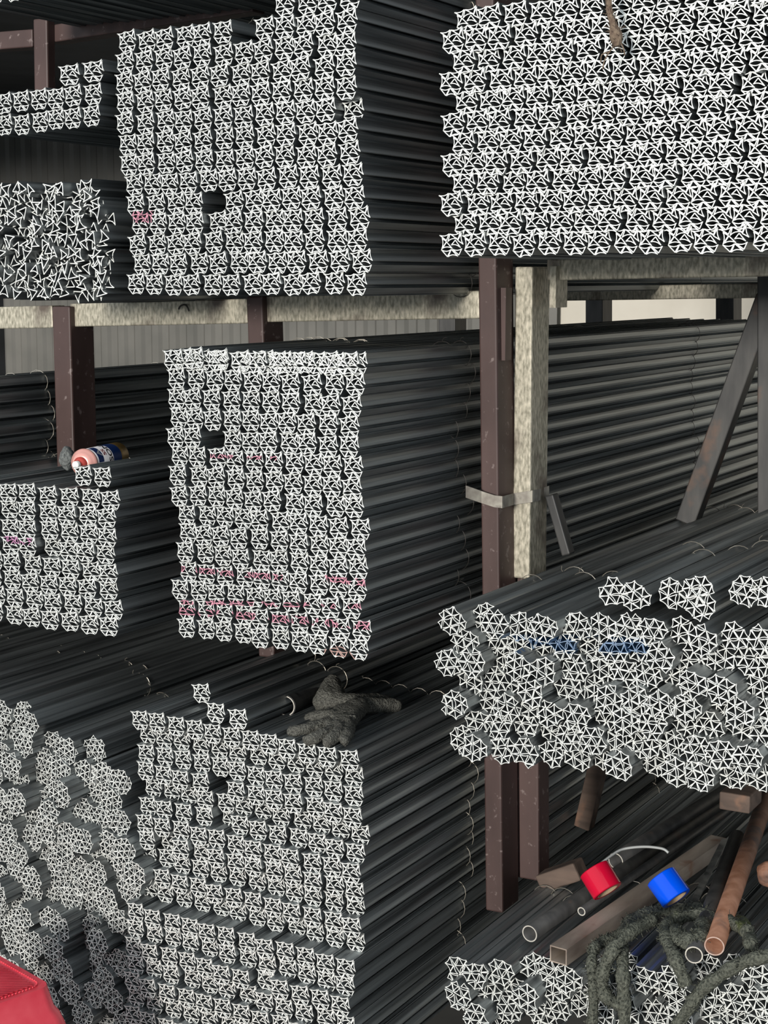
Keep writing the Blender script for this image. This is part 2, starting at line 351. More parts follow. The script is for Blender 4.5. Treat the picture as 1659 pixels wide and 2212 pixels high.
# ---- choose the 300 that show largest
def visible(d, m=20):
    x, y = proj(d['pos']); return -m < x < W_+m and -m < y < H_+m
for d in stars: d['vis'] = visible(d); d['dist'] = (d['pos']-CP).length
cand = sorted([d for d in stars if d['vis'] and d['pile'] not in ('t', 'z', 'e0')], key=lambda d: (d['pile'][0] != 'b', d['pile'][:2] not in ('gt',), d['dist']))
chosen = cand[:300]; cid = set(map(id, chosen))
PNAME = {'b': 'upper right stack', 'm': 'middle stack', 'a': 'upper left stack', 'g': 'lower middle stack', 'c': 'middle left stack', 'e': 'small top left stack'}
# number rows from the bottom, and bundles from the right end (from the left end in the upper right stack)
byp = {}
for d in stars:
    if d['pile'] in ('t', 'z', 'e0') or d['pile'].startswith('gt'): continue
    key = d['pile'][0]; rr = d['row']+({'at': 10, 'at2': 11, 'at3': 12, 'at4': 12.5, 'at5': 13, 'mt': 15, 'ct': 8, 'e1': 0, 'e2': 1, 'e3': 2}.get(d['pile'], 0))
    byp.setdefault(key, {}).setdefault(rr, []).append(d)
for key, rows_ in byp.items():
    for i, rr in enumerate(sorted(rows_)):
        L = sorted(rows_[rr], key=lambda d: d['pos'].x, reverse=(key != 'b'))
        for j, d in enumerate(L): d['ri'] = i+1; d['ci'] = j+1; d['endc'] = (j == 0 and key != 'b'); d['toprow'] = (i == len(rows_)-1)
GTL = {'gt': 'loose star bundle lying alone on the lower middle stack, left of the others', 'gt2': 'small tilted star bundle propped on the top row of the lower middle stack', 'gt3': 'star bundle on top of the lower middle stack, nearest the black pipe piece'}
def put_star(d):
    o = bpy.data.objects.new('star_bundle', None); o.empty_display_size = .02; COL.objects.link(o)
    o.location = d['pos']; o.rotation_euler = (0, d['rot'], 0); o.scale = (d['sx'], 1, 1)
    if d['pile'] in GTL: o['label'] = GTL[d['pile']]; o['group'] = 'star bundles lying on the lower middle stack'
    else:
        k = d['pile'][0]; end = 'left' if k == 'b' else 'right'
        r = 'lowest row' if d['ri'] == 1 else ORD[d['ri']]+' row up'
        c = end+'most' if d['ci'] == 1 else ORD[d['ci']]+' from '+end
        o['label'] = 'star-shaped bundle of folded steel channels, %s, %s, %s' % (PNAME[k], r, c)
        o['group'] = 'star bundles of the '+PNAME[k]
    o['category'] = 'metal bundle'
    for me in star_me:
        c = bpy.data.objects.new('channel', me); c.parent = o; COL.objects.link(c)
    if d.get('endc') or d['pile'] in GTL:
        for yy in (.42+random.uniform(-.04, .04), 1.9):
            c = bpy.data.objects.new('tie_wire', TIE_SD if not d['pile'] in GTL else TIE_S); c.parent = o; c.location = (0, yy, 0); COL.objects.link(c)
for d in chosen: put_star(d)
rest = [d for d in stars if id(d) not in cid]
def merged(name, tmpl, ds, mats, **k):
    V = np.array(tmpl.v); nv = len(V); Fq = np.array(tmpl.f); nf = len(Fq); mi = np.array(tmpl.mi); n = len(ds)
    vv = np.empty((n, nv, 3)); ff = np.empty((n, nf, 4), dtype=np.int32)
    for i, d in enumerate(ds):
        c, s = math.cos(d['rot']), math.sin(d['rot']); p = d['pos']
        q = d.get('sx', 1); vv[i, :, 0] = V[:, 0]*q*c+V[:, 2]*s+p.x; vv[i, :, 2] = -V[:, 0]*q*s+V[:, 2]*c+p.z; vv[i, :, 1] = V[:, 1]+p.y; ff[i] = Fq+i*nv
    me = bpy.data.meshes.new(name); me.vertices.add(n*nv); me.loops.add(n*nf*4); me.polygons.add(n*nf)
    me.vertices.foreach_set('co', vv.ravel()); me.loops.foreach_set('vertex_index', ff.ravel()); me.polygons.foreach_set('loop_start', np.arange(0, n*nf*4, 4, dtype=np.int32))
    me.polygons.foreach_set('material_index', np.tile(mi, n).astype(np.int32)); me.update(calc_edges=True)
    for m in mats: me.materials.append(m)
    me.shade_flat()
    o = bpy.data.objects.new(name, me); link(o); return tag(o, **k)
tm = MB(); tm.add(star_all.v, star_all.f, star_all.mi)
def addloop(mb, y):
    R = .0285; mb.tube([(R*math.cos(a), y, R*math.sin(a)) for a in [2*math.pi*i/14 for i in range(14)]], .0008, 4, closed=True, mi=2)
addloop(tm, .47); addloop(tm, 1.7)
merged('star_bundles', tm, rest, [STEEL, END, WIRE], label='remaining star-shaped steel bundles, packed in the stacks on the left side of the rack', cat='metal bundles', kind='stuff')
# ---------------------------------------------------------------- stacks of round bundles
DX = R_BIG*2*.92
def layr(pile, p0, n, rows, pitch, tilt, right=False, DX=DX, **k):
    a = at(*p0); b = a+Vector((DX*1.0*(n-1), 0, tilt*(n-1)*DX))*(-1 if right else 1)
    if right: a, b = b, a
    q0 = proj(a); q1 = proj(b)
    lay(pile, 'r', q0, q1, n, rows, pitch, **k)
layr('h', (990, 1604), 14, 7, DX*.83, .035, hexo=.45, offs=[-.02, .35, .15, -.05, -.25, -.1, -.1], yj=.035, xj=.06, zj=.06, rj=180)
for q in ((1320, 1283), (1372, 1290), (1448, 1287), (1512, 1274), (1518, 1305), (1605, 1282), (1655, 1280)):
    p = at(q[0], q[1]-2); p.y = random.uniform(-.02, .02); rounds.append(dict(pos=p, rot=random.uniform(0, 6), pile='h', row=7, col=0, top=True))
layr('f', (222, 2225), 8, 16, DX*.93, -.03, DX=DX*1.14, right=True, hexo=.45, offs=[0, .1, -.1, 0, .1, -.1, 0, .1, -.15, 0, -.2, -.3, -.3, -.4, -.6, -.8], yj=.045, xj=.06, zj=.06, rj=180, left=2, nrow=[(0, 10)]*10+[(-14, 10), (-14, 10), (-14, 9), (-14, 9), (-14, 8), (-14, 5)])
for q in ():
    p = at(*q); rounds.append(dict(pos=p, rot=random.uniform(0, 6), pile='f', row=14, col=0, top=True))
TI = (at(1590, 2104).z-at(1005, 2086).z)/(at(1590, 2104).x-at(1005, 2086).x)
layr('i', (995, 2262), 13, 5, DX*.84, TI, hexo=.4, offs=[-.1, .0, .05, -.15, -.05], yj=.04, xj=.06, zj=.05, rj=180)
RN = {'h': ('round bundles of the shelf stack', 'round shelf stack'), 'f': ('round bundles of the tall left stack', 'tall lower left stack'), 'i': ('round bundles of the low floor stack', 'low stack under the rope')}
for k in 'hfi':
    ds = [d for d in rounds if d['pile'] == k]
    for rr in sorted({d['row'] for d in ds}):
        L = sorted([d for d in ds if d['row'] == rr and (visible(d, 26) or k != 'f')], key=lambda d: d['pos'].x, reverse=(k == 'f'))
        for j, d in enumerate(L): d['ci'] = j+1
def put_round(d, i):
    me_ = (ROUNDS if d['pile'] == 'f' else ROUND); ms = me_[i % len(me_)]
    o = bpy.data.objects.new('round_bundle', None); o.empty_display_size = .02; COL.objects.link(o)
    o.location = d['pos']; o.rotation_euler = (0, d['rot'], 0)
    k = d['pile']; end = 'right' if k == 'f' else 'left'
    r = 'lowest row' if d['row'] == 0 else ORD[d['row']+1]+' row up'
    c = end+'most' if d['ci'] == 1 else ORD[d['ci']]+' from '+end
    o['label'] = 'round %schannel bundle, %s, %s, %s' % ('small ' if k == 'f' else '', RN[k][1], r, c)
    o['group'] = RN[k][0]; o['category'] = 'metal bundle'
    for me in ms:
        c = bpy.data.objects.new('channel', me); c.parent = o; COL.objects.link(c)
    toprow = d['row'] >= {'h': 5, 'f': 12, 'i': 4}[k]
    if toprow:
        for yy in (.40+random.uniform(-.05, .05), 1.5):
            c = bpy.data.objects.new('tie_wire', TIE_R); c.parent = o; c.location = (0, yy, 0); COL.objects.link(c)
n_r = 0
restr = []
for i, d in enumerate(rounds):
    if visible(d, 26): put_round(d, i*3+int(d['pos'].x*97)); n_r += 1
    elif d['pile'] == 'f' and d['pos'].z > at(100, 1750).z: restr.append(d)
if restr:
    rm = MB()
    for me in ROUNDS[0]:
        rm.add([tuple(v.co) for v in me.vertices], [tuple(p.vertices) for p in me.polygons], [p.material_index for p in me.polygons])
    addloop(rm, .5)
    merged('round_bundles', rm, restr, [STEEL, END, WIRE], label='rows of round bundles at the outer end of the tall stack', cat='metal bundles', kind='stuff')
# ---------------------------------------------------------------- loose channels (jumbled pile)
rnd = random.Random(5)
a = .0262; jm = []
for k in range(6):
    mb = MB(); q = rnd.uniform(.75, 1.1); h = a*q; w_ = a*rnd.uniform(.34, .55)
    channel(mb, (0, -h*.5), (-w_, h*.42), (w_, h*.5), .0020, RODL, bulge=.24, seg=3); jm.append(mb.mesh('channel', [STEEL, END]))
j0 = at(-40, 632); j1 = at(236, 632); nx = 17; nz = 14; jz = (at(120, 405).z-j0.z)
LC = []
for r in range(nz):
    for c in range(nx):
        if rnd.random() < .03 or (r == nz-1 and rnd.random() < .35): continue
        o = bpy.data.objects.new('loose_channel', rnd.choice(jm)); COL.objects.link(o)
        x = j0.x+(j1.x-j0.x)*(c+(.5 if r % 2 else 0)+rnd.uniform(-.22, .22))/nx
        if r > nz-4 and c > nx-2: x -= .02
        o.location = (x, rnd.uniform(-.012, .03), j0.z+jz*(r+rnd.uniform(-.25, .25))/(nz-1)); o.rotation_euler = (0, rnd.uniform(0, 6.28), 0)
        px, py = proj(o.location)
        if px < -30: bpy.data.objects.remove(o); continue
        tag(o, None, 'metal channel', 'loose channels of the jumbled pile'); LC.append((r, px, o))
for r in range(nz):
    for j, (_, px, o) in enumerate(sorted([q for q in LC if q[0] == r], key=lambda q: -q[1])):
        o['label'] = 'loose folded channel in the jumbled pile, %s, %s' % ('bottom layer' if r == 0 else ORD[r+1]+' layer up', 'rightmost' if j == 0 else ORD[j+1]+' from right')
# ---------------------------------------------------------------- rack beams
def beam(pa, pb, hpx0, Y, depth, m, label, name='rack_beam', tag_=True):
    """pa, pb: centre pixels of both ends of the front face; hpx0: height in pixels at the first end"""
    A = at(*pa, Y); B = at(*pb, Y); h = abs(at(pa[0], pa[1]-hpx0/2, Y).z-at(pa[0], pa[1]+hpx0/2, Y).z)
    return MB().beam(A, B, h, depth).obj(name, m, loc=(A+B)/2, bevel=.003, label=label, cat='beam', group='beams of the rack')
beam((-150, 690), (113, 684), 46, .47, .05, GALV, 'galvanised beam left of the brown post, under the jumbled channels')
beam((152, 681), (534, 672), 50, .47, .05, GALV, 'galvanised beam between two brown posts, with a twist of wire stuck on it')
beam((566, 668), (1035, 658), 56, .47, .05, GALV, 'stained galvanised beam reaching from the middle post to the brown end post')
beam((1181, 583), (1760, 570), 46, .52, .05, GALV, 'bright galvanised beam under the upper right stack')
beam((1203, 635), (1800, 625), 30, 1.7, .05, GALV, 'narrower galvanised beam further back, above the pale wall strip')
beam((-60, 92), (70, 82), 38, .50, .05, BROWN, 'brown beam at the top left corner, left of its short post')
beam((104, 74), (545, 4), 38, .50, .05, BROWN, 'brown sloping beam along the top, behind the upper left stack')
o = post('rack_post', (86, 40), (89, 230), 30, .03, .47, BROWN, 'short brown post hanging beside the small top left stack')
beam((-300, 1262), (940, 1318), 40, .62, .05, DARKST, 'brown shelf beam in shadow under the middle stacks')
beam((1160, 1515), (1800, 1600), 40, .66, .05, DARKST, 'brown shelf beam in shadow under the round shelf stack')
# far posts, braces
def bar(name, pa, pb, wpx, Y0, Y1, depth, m, label, cat='brace', group=None):
    A = at(*pa, Y0); B = at(*pb, Y1); w = wpx*(A-CP).dot(FW)/FPX
    return MB().beam(A, B, w, depth).obj(name, m, loc=(A+B)/2, bevel=.003, label=label, cat=cat, group=group)
MR = at(800, 1400).x
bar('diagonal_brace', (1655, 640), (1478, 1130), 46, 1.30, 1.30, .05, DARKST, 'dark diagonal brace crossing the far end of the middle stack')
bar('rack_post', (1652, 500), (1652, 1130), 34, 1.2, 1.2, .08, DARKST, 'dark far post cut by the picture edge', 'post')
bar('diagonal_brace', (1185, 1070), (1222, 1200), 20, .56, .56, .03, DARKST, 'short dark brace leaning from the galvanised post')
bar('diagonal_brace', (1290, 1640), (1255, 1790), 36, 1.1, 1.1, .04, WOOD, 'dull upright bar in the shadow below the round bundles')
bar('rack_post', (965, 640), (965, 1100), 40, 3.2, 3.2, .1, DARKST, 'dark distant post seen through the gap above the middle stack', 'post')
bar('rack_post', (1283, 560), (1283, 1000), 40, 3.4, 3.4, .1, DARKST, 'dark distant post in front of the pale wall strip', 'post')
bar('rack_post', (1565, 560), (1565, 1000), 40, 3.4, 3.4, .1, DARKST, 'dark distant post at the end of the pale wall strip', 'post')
# hanger plate on the galvanised post, strap round both posts
p = at(1194, 620, .5); MB().box(p+Vector((0, .03, 0)), .014, .06, .085).obj('bracket_plate', GALV, loc=p, label='small steel bracket plate at the top of the galvanised post', cat='bracket')
p = at(1093, 700, .46); MB().box(p, .012, .03, .15).obj('bracket_plate', BROWN, loc=p, label='narrow plate hanging between the brown and galvanised posts', cat='bracket')
sp_ = [(1006, 1062, .36), (1040, 1074, .40), (1068, 1083, .405), (1085, 1085, .41), (1110, 1078, .49), (1150, 1072, .49), (1168, 1068, .56), (1185, 1062, .60)]
P = [at(*q) for q in sp_]; mb = MB(); h = .0125
vs = [v+Vector((0, 0, s)) for v in P for s in (-h, h)]+[v+Vector((.0, .003, s)) for v in P for s in (-h, h)]
n = len(P); fs = []
for i in range(n-1):
    q = 2*i; fs += [(q, q+2, q+3, q+1), (2*n+q, 2*n+q+1, 2*n+q+3, 2*n+q+2), (q+1, q+3, 2*n+q+3, 2*n+q+1), (q, 2*n+q, 2*n+q+2, q+2)]
fs += [(0, 1, 2*n+1, 2*n), (2*n-2, 4*n-2, 4*n-1, 2*n-1)]
mb.add(vs, fs).obj('strap', STRAP, loc=P[3], label='flat woven strap tied around the two posts', cat='strap')
# ---------------------------------------------------------------- curves helper
def smooth_path(pts, k=6):
    pts = [Vector(p) for p in pts]; out = []
    for i in range(len(pts)-1):
        p0 = pts[max(i-1, 0)]; p1 = pts[i]; p2 = pts[i+1]; p3 = pts[min(i+2, len(pts)-1)]
        for j in range(k):
            t = j/k; out.append(.5*((2*p1)+(p2-p0)*t+(2*p0-5*p1+4*p2-p3)*t*t+(3*p1-p0-3*p2+p3)*t**3))
    out.append(pts[-1]); return out
def fuzzy(o, strength, size, sub=1):
    if sub: s = o.modifiers.new('sub', 'SUBSURF'); s.levels = s.render_levels = sub
    t = bpy.data.textures.new('fuzz', 'CLOUDS'); t.noise_scale = size; t.noise_depth = 3
    d = o.modifiers.new('disp', 'DISPLACE'); d.texture = t; d.strength = strength; d.mid_level = .5; d.texture_coords = 'GLOBAL'
    return o
def fibres(mb, pts, r, n, L, rnd):
    for _ in range(n):
        i = rnd.randrange(len(pts)-1); c = pts[i]; dirv = Vector((rnd.gauss(0, 1), rnd.gauss(0, 1), rnd.gauss(0, 1))).normalized()
        rr = r[i] if isinstance(r, list) else r
        s = c+dirv*rr*.8; e = c+dirv*(rr+L*rnd.random())+Vector((rnd.gauss(0, 1), rnd.gauss(0, 1), rnd.gauss(0, 1)))*L*.3
        mb.tube([s, e], .0004, 3, caps=False)
# hanging twine in front of the upper right stack
Yt = -.07
tp = smooth_path([at(1312, -60, Yt), at(1316, 20, Yt), at(1322, 45, Yt), at(1330, 75, Yt), at(1334, 100, Yt)])
tr_ = [.0055]*len(tp)
for i in range(len(tp)):
    u = i/(len(tp)-1); tr_[i] = .0055+(.006*math.exp(-((u-.78)/.16)**2))
mb = MB(); mb.tube(tp, tr_, 8); fibres(mb, tp, tr_, 160, .008, rnd)
for q in ([(1330, 95), (1318, 110), (1306, 130), (1302, 150)], [(1330, 80), (1345, 100), (1350, 120)], [(1318, 112), (1300, 118), (1298, 135)]): mb.tube(smooth_path([at(x, y, Yt) for x, y in q], 3), .0012, 5)
mb.obj('hanging_twine', TWINE, loc=tp[10], smooth=True, label='frayed brown twine hanging in front of the upper right stack', cat='twine')
# twisted wire on the beam
mb = MB(); mb.tube(smooth_path([at(x, y, .462) for x, y in ((386, 668), (390, 661), (398, 658), (404, 662), (408, 672))], 4), .0022, 6)
mb.obj('wire_twist', WIRED, loc=at(397, 664, .462), label='short dark twist of wire stuck on the beam between brown posts', cat='wire')
# ---------------------------------------------------------------- things on the lower middle stack
zt = at(530, 1592).z+.006
gz = lambda x, y, dz=0: atZ(x, y, zt+dz)
c0 = gz(617, 1549, .0)+Vector((0, 0, .0)); r_ = .0215; c0.z = zt+r_+.003
c1 = c0+(gz(672, 1520)-gz(617, 1549)).normalized()*.17
mb = MB(); mb.pipe(c0, c1, r_, .002, mi=0, rim=1); t_ = (c1-c0).normalized(); mb.pipe(c0+t_*.002, c0+t_*.028, r_+.0015, .003, mi=0)
mb.obj('pipe_offcut', [DARKST, RIM], loc=c0, smooth=False, label='short black pipe offcut lying beside the gloves', cat='pipe')
def glove(name, wrist, palm, fingers, label, h=.014, fr=1.0, extra=None):
    """fingers: list of pixel chains; a knitted work glove grown as one skin"""
    P = lambda q: gz(q[0], q[1], q[2] if len(q) > 2 else h)
    vs = [P(palm)]; es = []; rad = [.031]
    vs.append(P(wrist)); es.append((0, 1)); rad.append(.027)
    if extra:
        k = 1
        for q, rr in extra: vs.append(P(q)); es.append((k, len(vs)-1)); k = len(vs)-1; rad.append(rr)
    for f in fingers:
        k = 0
        for j, q in enumerate(f): vs.append(P(q)); es.append((k, len(vs)-1)); k = len(vs)-1; rad.append((.0145, .0135, .0105)[min(j, 2)]*fr)
    me = bpy.data.meshes.new(name); c = vs[0].copy(); me.from_pydata([v-c for v in vs], es, []); o = bpy.data.objects.new(name, me); link(o); o.location = c
    sk = o.modifiers.new('skin', 'SKIN'); sk.use_smooth_shade = True
    for i, v in enumerate(me.skin_vertices[0].data): v.radius = (rad[i], rad[i]*(.72 if i < 2 else .95)); v.use_root = (i == 0)
    s = o.modifiers.new('sub', 'SUBSURF'); s.levels = s.render_levels = 3
    fuzzy(o, .007, .016, 0); fuzzy(o, .0022, .003, 0)
    me.materials.append(FAB); return tag(o, label, 'glove', 'work gloves on the lower middle stack')
glove('work_glove', (782, 1517, .03), (748, 1552, .018), [[(705, 1545, .022), (678, 1548, .014), (657, 1550, .010)], [(700, 1566, .02), (655, 1576, .018), (618, 1582, .012)], [(712, 1582, .02), (680, 1594, .018), (655, 1602, .010)], [(728, 1588, .02), (708, 1602, .016), (698, 1607, .010)], [(748, 1588, .018), (742, 1602, .014), (736, 1606, .010)]],
      'dark knitted work glove with spread fingers, nearest the stack edge')
glove('work_glove', (712, 1490, .045), (712, 1515, .025), [[(760, 1518, .03), (800, 1514, .02), (845, 1516, .012)], [(770, 1525, .025), (815, 1524, .018), (868, 1524, .010)], [(690, 1525, .018), (682, 1530, .014)]],
      'crumpled dark knitted glove with raised cuff, behind the spread one', fr=1.5, extra=[((722, 1470, .055), .018), ((728, 1462, .062), .013)])
# ---------------------------------------------------------------- spray can and rag on the middle left stack
zc = at(200, 1050).z+.012
cr = .0295
n0 = atZ(182, 1000, zc+cr); ax = (atZ(330, 966, zc+cr)-n0).normalized()
can = empty('spray_can', n0, label='white and blue spray paint can with pink shoulder lying on the middle left stack', cat='spray can')
CW = mat('can_white', (.72, .70, .72), .3, .2); CPK = mat('can_pink_shoulder', (.85, .42, .36), .3, .3); CB = mat('can_blue', (.01, .05, .22), .3, .2); CG = mat('can_gold', (.45, .26, .05), .35, .4); CK = mat('can_black_print', (.015, .015, .02), .4); CR = mat('can_red_print', (.30, .02, .03), .4); CNZ = mat('can_nozzle', (.92, .90, .86), .4)
MB().lathe([(cr*.2, .0), (cr, 0), (cr, .155)], n0, ax, 40).obj('can_body', CW, can, True)
MB().lathe([(cr+.0003, .082), (cr+.0003, .122)], n0, ax, 40).obj('blue_band', CB, can, True)
MB().lathe([(cr+.0003, .122), (cr+.0003, .156), (0, .156)], n0, ax, 40).obj('gold_band', CG, can, True)
MB().lathe([(cr+.0012, .004), (cr+.0016, .001), (cr+.001, -.002), (cr*.92, -.004), (cr*.80, -.010), (cr*.62, -.014), (cr*.5, -.0145)], n0, ax, 40).obj('shoulder', CPK, can, True)
MB().lathe([(cr*.5, -.0145), (cr*.5, -.020), (cr*.42, -.022), (cr*.36, -.026), (cr*.30, -.027), (cr*.27, -.031)], n0, ax, 32).obj('valve_cup', mat('valve_cup_red', (.70, .10, .08), .3, .3), can, True)
MB().lathe([(cr*.27, -.029), (cr*.27, -.040), (cr*.22, -.0415), (0, -.0415)], n0, ax, 24).obj('nozzle', CNZ, can, True)
def text_on_can(body, h0, a0, size, m, name):
    cu = bpy.data.curves.new(name, 'FONT'); cu.body = body; cu.size = size; cu.resolution_u = 3; cu.offset = .0006; cu.align_x = 'CENTER'
    t = bpy.data.objects.new(name, cu); COL.objects.link(t); dg = bpy.context.evaluated_depsgraph_get(); me = bpy.data.meshes.new_from_object(t.evaluated_get(dg))
    bm = bmesh.new(); bm.from_mesh(me); bmesh.ops.triangulate(bm, faces=bm.faces)
    bmesh.ops.subdivide_edges(bm, edges=bm.edges, cuts=1)
    u = Z-ax*Z.dot(ax); u.normalize(); w = ax.cross(u)
    for v in bm.verts:
        # letters read around the can: text x runs round the girth, text y along the axis
        an = a0-v.co.x/cr; hh = h0-v.co.y; R2 = cr+.0007
        v.co = ax*hh+(u*math.cos(an)+w*math.sin(an))*R2
    bm.to_mesh(me); bm.free(); bpy.data.objects.remove(t); me.materials.clear(); me.materials.append(m)
    o = bpy.data.objects.new(name, me); link(o, can); return o
# angle: w = ax x up points to the camera's side when negative
tow = (CP-n0).normalized(); u_ = (Z-ax*Z.dot(ax)).normalized(); w_ = ax.cross(u_); sgn = 1 if w_.dot(tow) > 0 else -1
aa = math.radians(48)*sgn
text_on_can('SON', .078, aa, .024, CK, 'black_lettering'); text_on_can('SS', .054, aa, .018, CR, 'red_lettering')
mb = MB(); u = u_; w = w_
vs = []; NA = 12
for hh in (.012, .036):
    for i in range(NA+1):
        an = aa+math.radians(-42+84*i/NA); vs.append(n0+ax*hh+(u*math.cos(an)+w*math.sin(an))*(cr+.0006))
mb.add(vs, [(i, i+1, NA+2+i, NA+1+i) for i in range(NA)]).obj('printed_panel', CB, can)
text_on_can('A', .034, aa, .024, CW, 'white_lettering')
def lump(name, c, rx, ry, rz, m, label, cat, seed, amp=.35, **k):
    bm = bmesh.new(); bmesh.ops.create_icosphere(bm, subdivisions=5, radius=1); r = random.Random(seed)
    ks = [(Vector((r.gauss(0, 1), r.gauss(0, 1), r.gauss(0, 1)))*f, r.uniform(0, 6), 1/f**.8) for f in (1.5, 2.2, 3, 4.5, 7, 10, 14) for _ in range(3)]
    for v in bm.verts:
        s = sum(math.sin(q.dot(v.co)+ph)*am for q, ph, am in ks)/5; v.co *= 1+amp*s; v.co = Vector((v.co.x*rx, v.co.y*ry, v.co.z*rz))
    me = bpy.data.meshes.new(name); bm.to_mesh(me); bm.free(); me.materials.append(m)
    for p in me.polygons: p.use_smooth = True
    o = bpy.data.objects.new(name, me); link(o); o.location = c; return tag(o, label, cat, **k)
lump('rag', atZ(146, 990, zc+.024), .017, .02, .026, GREYF, 'crumpled grey rag beside the spray can', 'rag', 3)
# ---------------------------------------------------------------- scrap on the low floor stack
zi = at(1005, 2062).z+.004; xi0 = at(1005, 2062).x
def iz(x, y, dz=0):
    p = atZ(x, y, zi+dz)
    for _ in range(6): p = atZ(x, y, zi+dz+TI*(p.x-xi0))
    return p
def pipe(name, pa, pb, r, m, label, dz=0, dz2=None, wall=.0022, group=None, rim=RIM):
    r *= KM; dz *= KM; dz2 = None if dz2 is None else dz2*KM
    a = iz(*pa, r+dz); b = iz(*pb, (dz if dz2 is None else dz2)+r)
    return MB().pipe(a, b, r, wall, mi=0, rim=1).obj(name, [m, rim], loc=a, label=label, cat='pipe', group=group, smooth=False)
def smooth(o):
    for p in o.data.polygons:
        if p.material_index == 0: p.use_smooth = True
    return o
pg = 'loose pipes on the low stack'
smooth(pipe('steel_pipe', (1144, 2017), (1560, 1735), .0185, DARKST, 'dark round pipe with open end, left of the square tube', group=pg))
smooth(pipe('steel_pipe', (1256, 1969), (1640, 1705), .0098, DARKST, 'thin dark pipe with small open end, running past the red roll', dz=.03, group=pg))
A_ = iz(1206, 2064, .018); B_ = iz(1552, 1822, .018); t_ = (B_-A_).normalized(); n_ = (Z-t_*Z.dot(t_)).normalized()
MB().hollow(A_, B_, .040*KM, .036*KM, t_.cross(n_), n_, .0022).obj('square_tube', SQT, loc=A_, label='brown square steel tube with open end, lying across the stack', cat='tube')
smooth(pipe('steel_pipe', (1499, 2063), (1592, 1808), .0178, DARKST, 'grey pipe with bright ring end poking out under the rope', dz=.012, dz2=.06, group=pg))
smooth(pipe('steel_pipe', (1543, 2044), (1655, 1725), .0200, RUSTY, 'rust-red pipe with dark open end, right of the bright ring pipe', dz=.018, dz2=.09, group=pg, rim=PLATE))
bl = []
a = iz(1497, 1950, .03); b = iz(1566, 1812, .05); d_ = (b-a).normalized(); MB().beam(a, b, .013, .004, front=Z).obj('flat_bar', noisy(mat('light_flat_bar', (.3, .29, .26), .5, .2), (.12, .12, .11), (.42, .40, .36), (30, 30, 30), 4), loc=a, label='narrow light flat bar leaning left of the grey pipe', cat='bar')
smooth(pipe('steel_pipe', (1330, 1860), (1600, 1690), .020, DARKST, 'dusky thick pipe far back behind the red roll', dz=.02, group=pg))
# coloured rolls: axis and size from their outline
def roll(c, tip_px, base_px, dpx, Y, m, name, label):
    A = at(*tip_px, Y); B = at(*base_px, Y-.012); t = (B-A).normalized(); R = dpx*(A-CP).dot(FW)/FPX/2; L_ = (B-A).length
    mb = MB(); pr = [(R*.72, 0), (R-.0015, 0), (R, .0015), (R, L_-.0015), (R-.0015, L_), (R*.72, L_)]
    mb.lathe(pr, A, t, 48)
    o = mb.obj(name, m, loc=A, smooth=False, label=label, cat='roll', group='coloured rolls on the scrap pipes')
    for p in o.data.polygons: p.use_smooth = True
    o2 = MB().lathe([(R*.72, 0), (R*.66, 0), (R*.66, L_), (R*.72, L_)], A-o.location, t, 32).obj('core', CARD, o); o2.location = (0, 0, 0)
    e = o.modifiers.new('es', 'EDGE_SPLIT'); e.split_angle = math.radians(40)
    return o
yr = iz(1298, 1935, .05).y; yb = iz(1450, 1945, .045).y
roll(None, (1283, 1877), (1313, 1926), 70, yr, REDP, 'tape_roll', 'glossy red roll standing between dark pipes')
roll(None, (1427, 1893), (1462, 1942), 70, yb, BLUEP, 'tape_roll', 'glossy blue roll standing beside the brown square tube')
mb = MB(); mb.tube(smooth_path([at(x, y, yr+.12) for x, y in ((1290, 1872), (1321, 1848), (1347, 1834), (1391, 1829), (1430, 1833), (1444, 1842))], 6), .0028, 8)
mb.obj('bent_wire', mat('grey_wire', (.42, .43, .42), .5, .2), loc=at(1391, 1829, yr+.12), smooth=True, label='grey bent wire arching above the red roll', cat='wire')
A = at(1163, 1912, .44); B = at(1246, 1884, .44); MB().beam(A, B, .040, .05).obj('timber_block', WOOD, loc=A, bevel=.004, label='brown timber block wedged against the lower post', cat='block')
p = at(1600, 1722, .35); MB().box(p, .06, .08, .035).obj('bracket_plate', WOOD, loc=p, bevel=.003, label='dull brown bracket under the right end of the shelf stack', cat='bracket')
lump('rusty_lump', at(1660, 1888, iz(1660, 1920, .03).y), .022, .02, .024, RUSTY, 'rust-coloured lump at the right picture edge', 'scrap', 9, .25)
# rope
def rope_pt(x, y, dz=.035):
    q = iz(x, y, dz)
    if q.y < -.075: q = at(x, y, -.075)
    return q
Q = lambda zx, zy: (940+zx/2.307, 1640+zy/2.307)
RP = [[(1575, 930), (1545, 840), (1480, 785), (1340, 748), (1200, 742), (1080, 762), (985, 800), (945, 850), (930, 930), (935, 1060), (940, 1180), (945, 1340)],
      [(1250, 1120), (1205, 1010), (1155, 900), (1152, 835), (1200, 795), (1320, 775), (1450, 805), (1560, 860)],
      [(1080, 800), (960, 870), (880, 960), (832, 1080), (850, 1180), (930, 1225)],
      [(905, 880), (830, 915), (790, 950), (780, 1050), (792, 1180), (780, 1340)],
      [(1195, 850), (1215, 905), (1280, 900), (1330, 875), (1335, 815)]]
mb = MB(); rr = random.Random(3)
for i, pth in enumerate(RP):
    pts = smooth_path([rope_pt(*Q(*q), .03+.012*(i % 3)) for q in pth], 7); rad = [.012*(1+.13*math.sin(j*.9+i)) *(1.25 if i == 4 else (.8 if i == 3 else 1)) for j in range(len(pts))]
    mb.tube(pts, rad, 12); fibres(mb, pts, rad, 700, .007, rr)
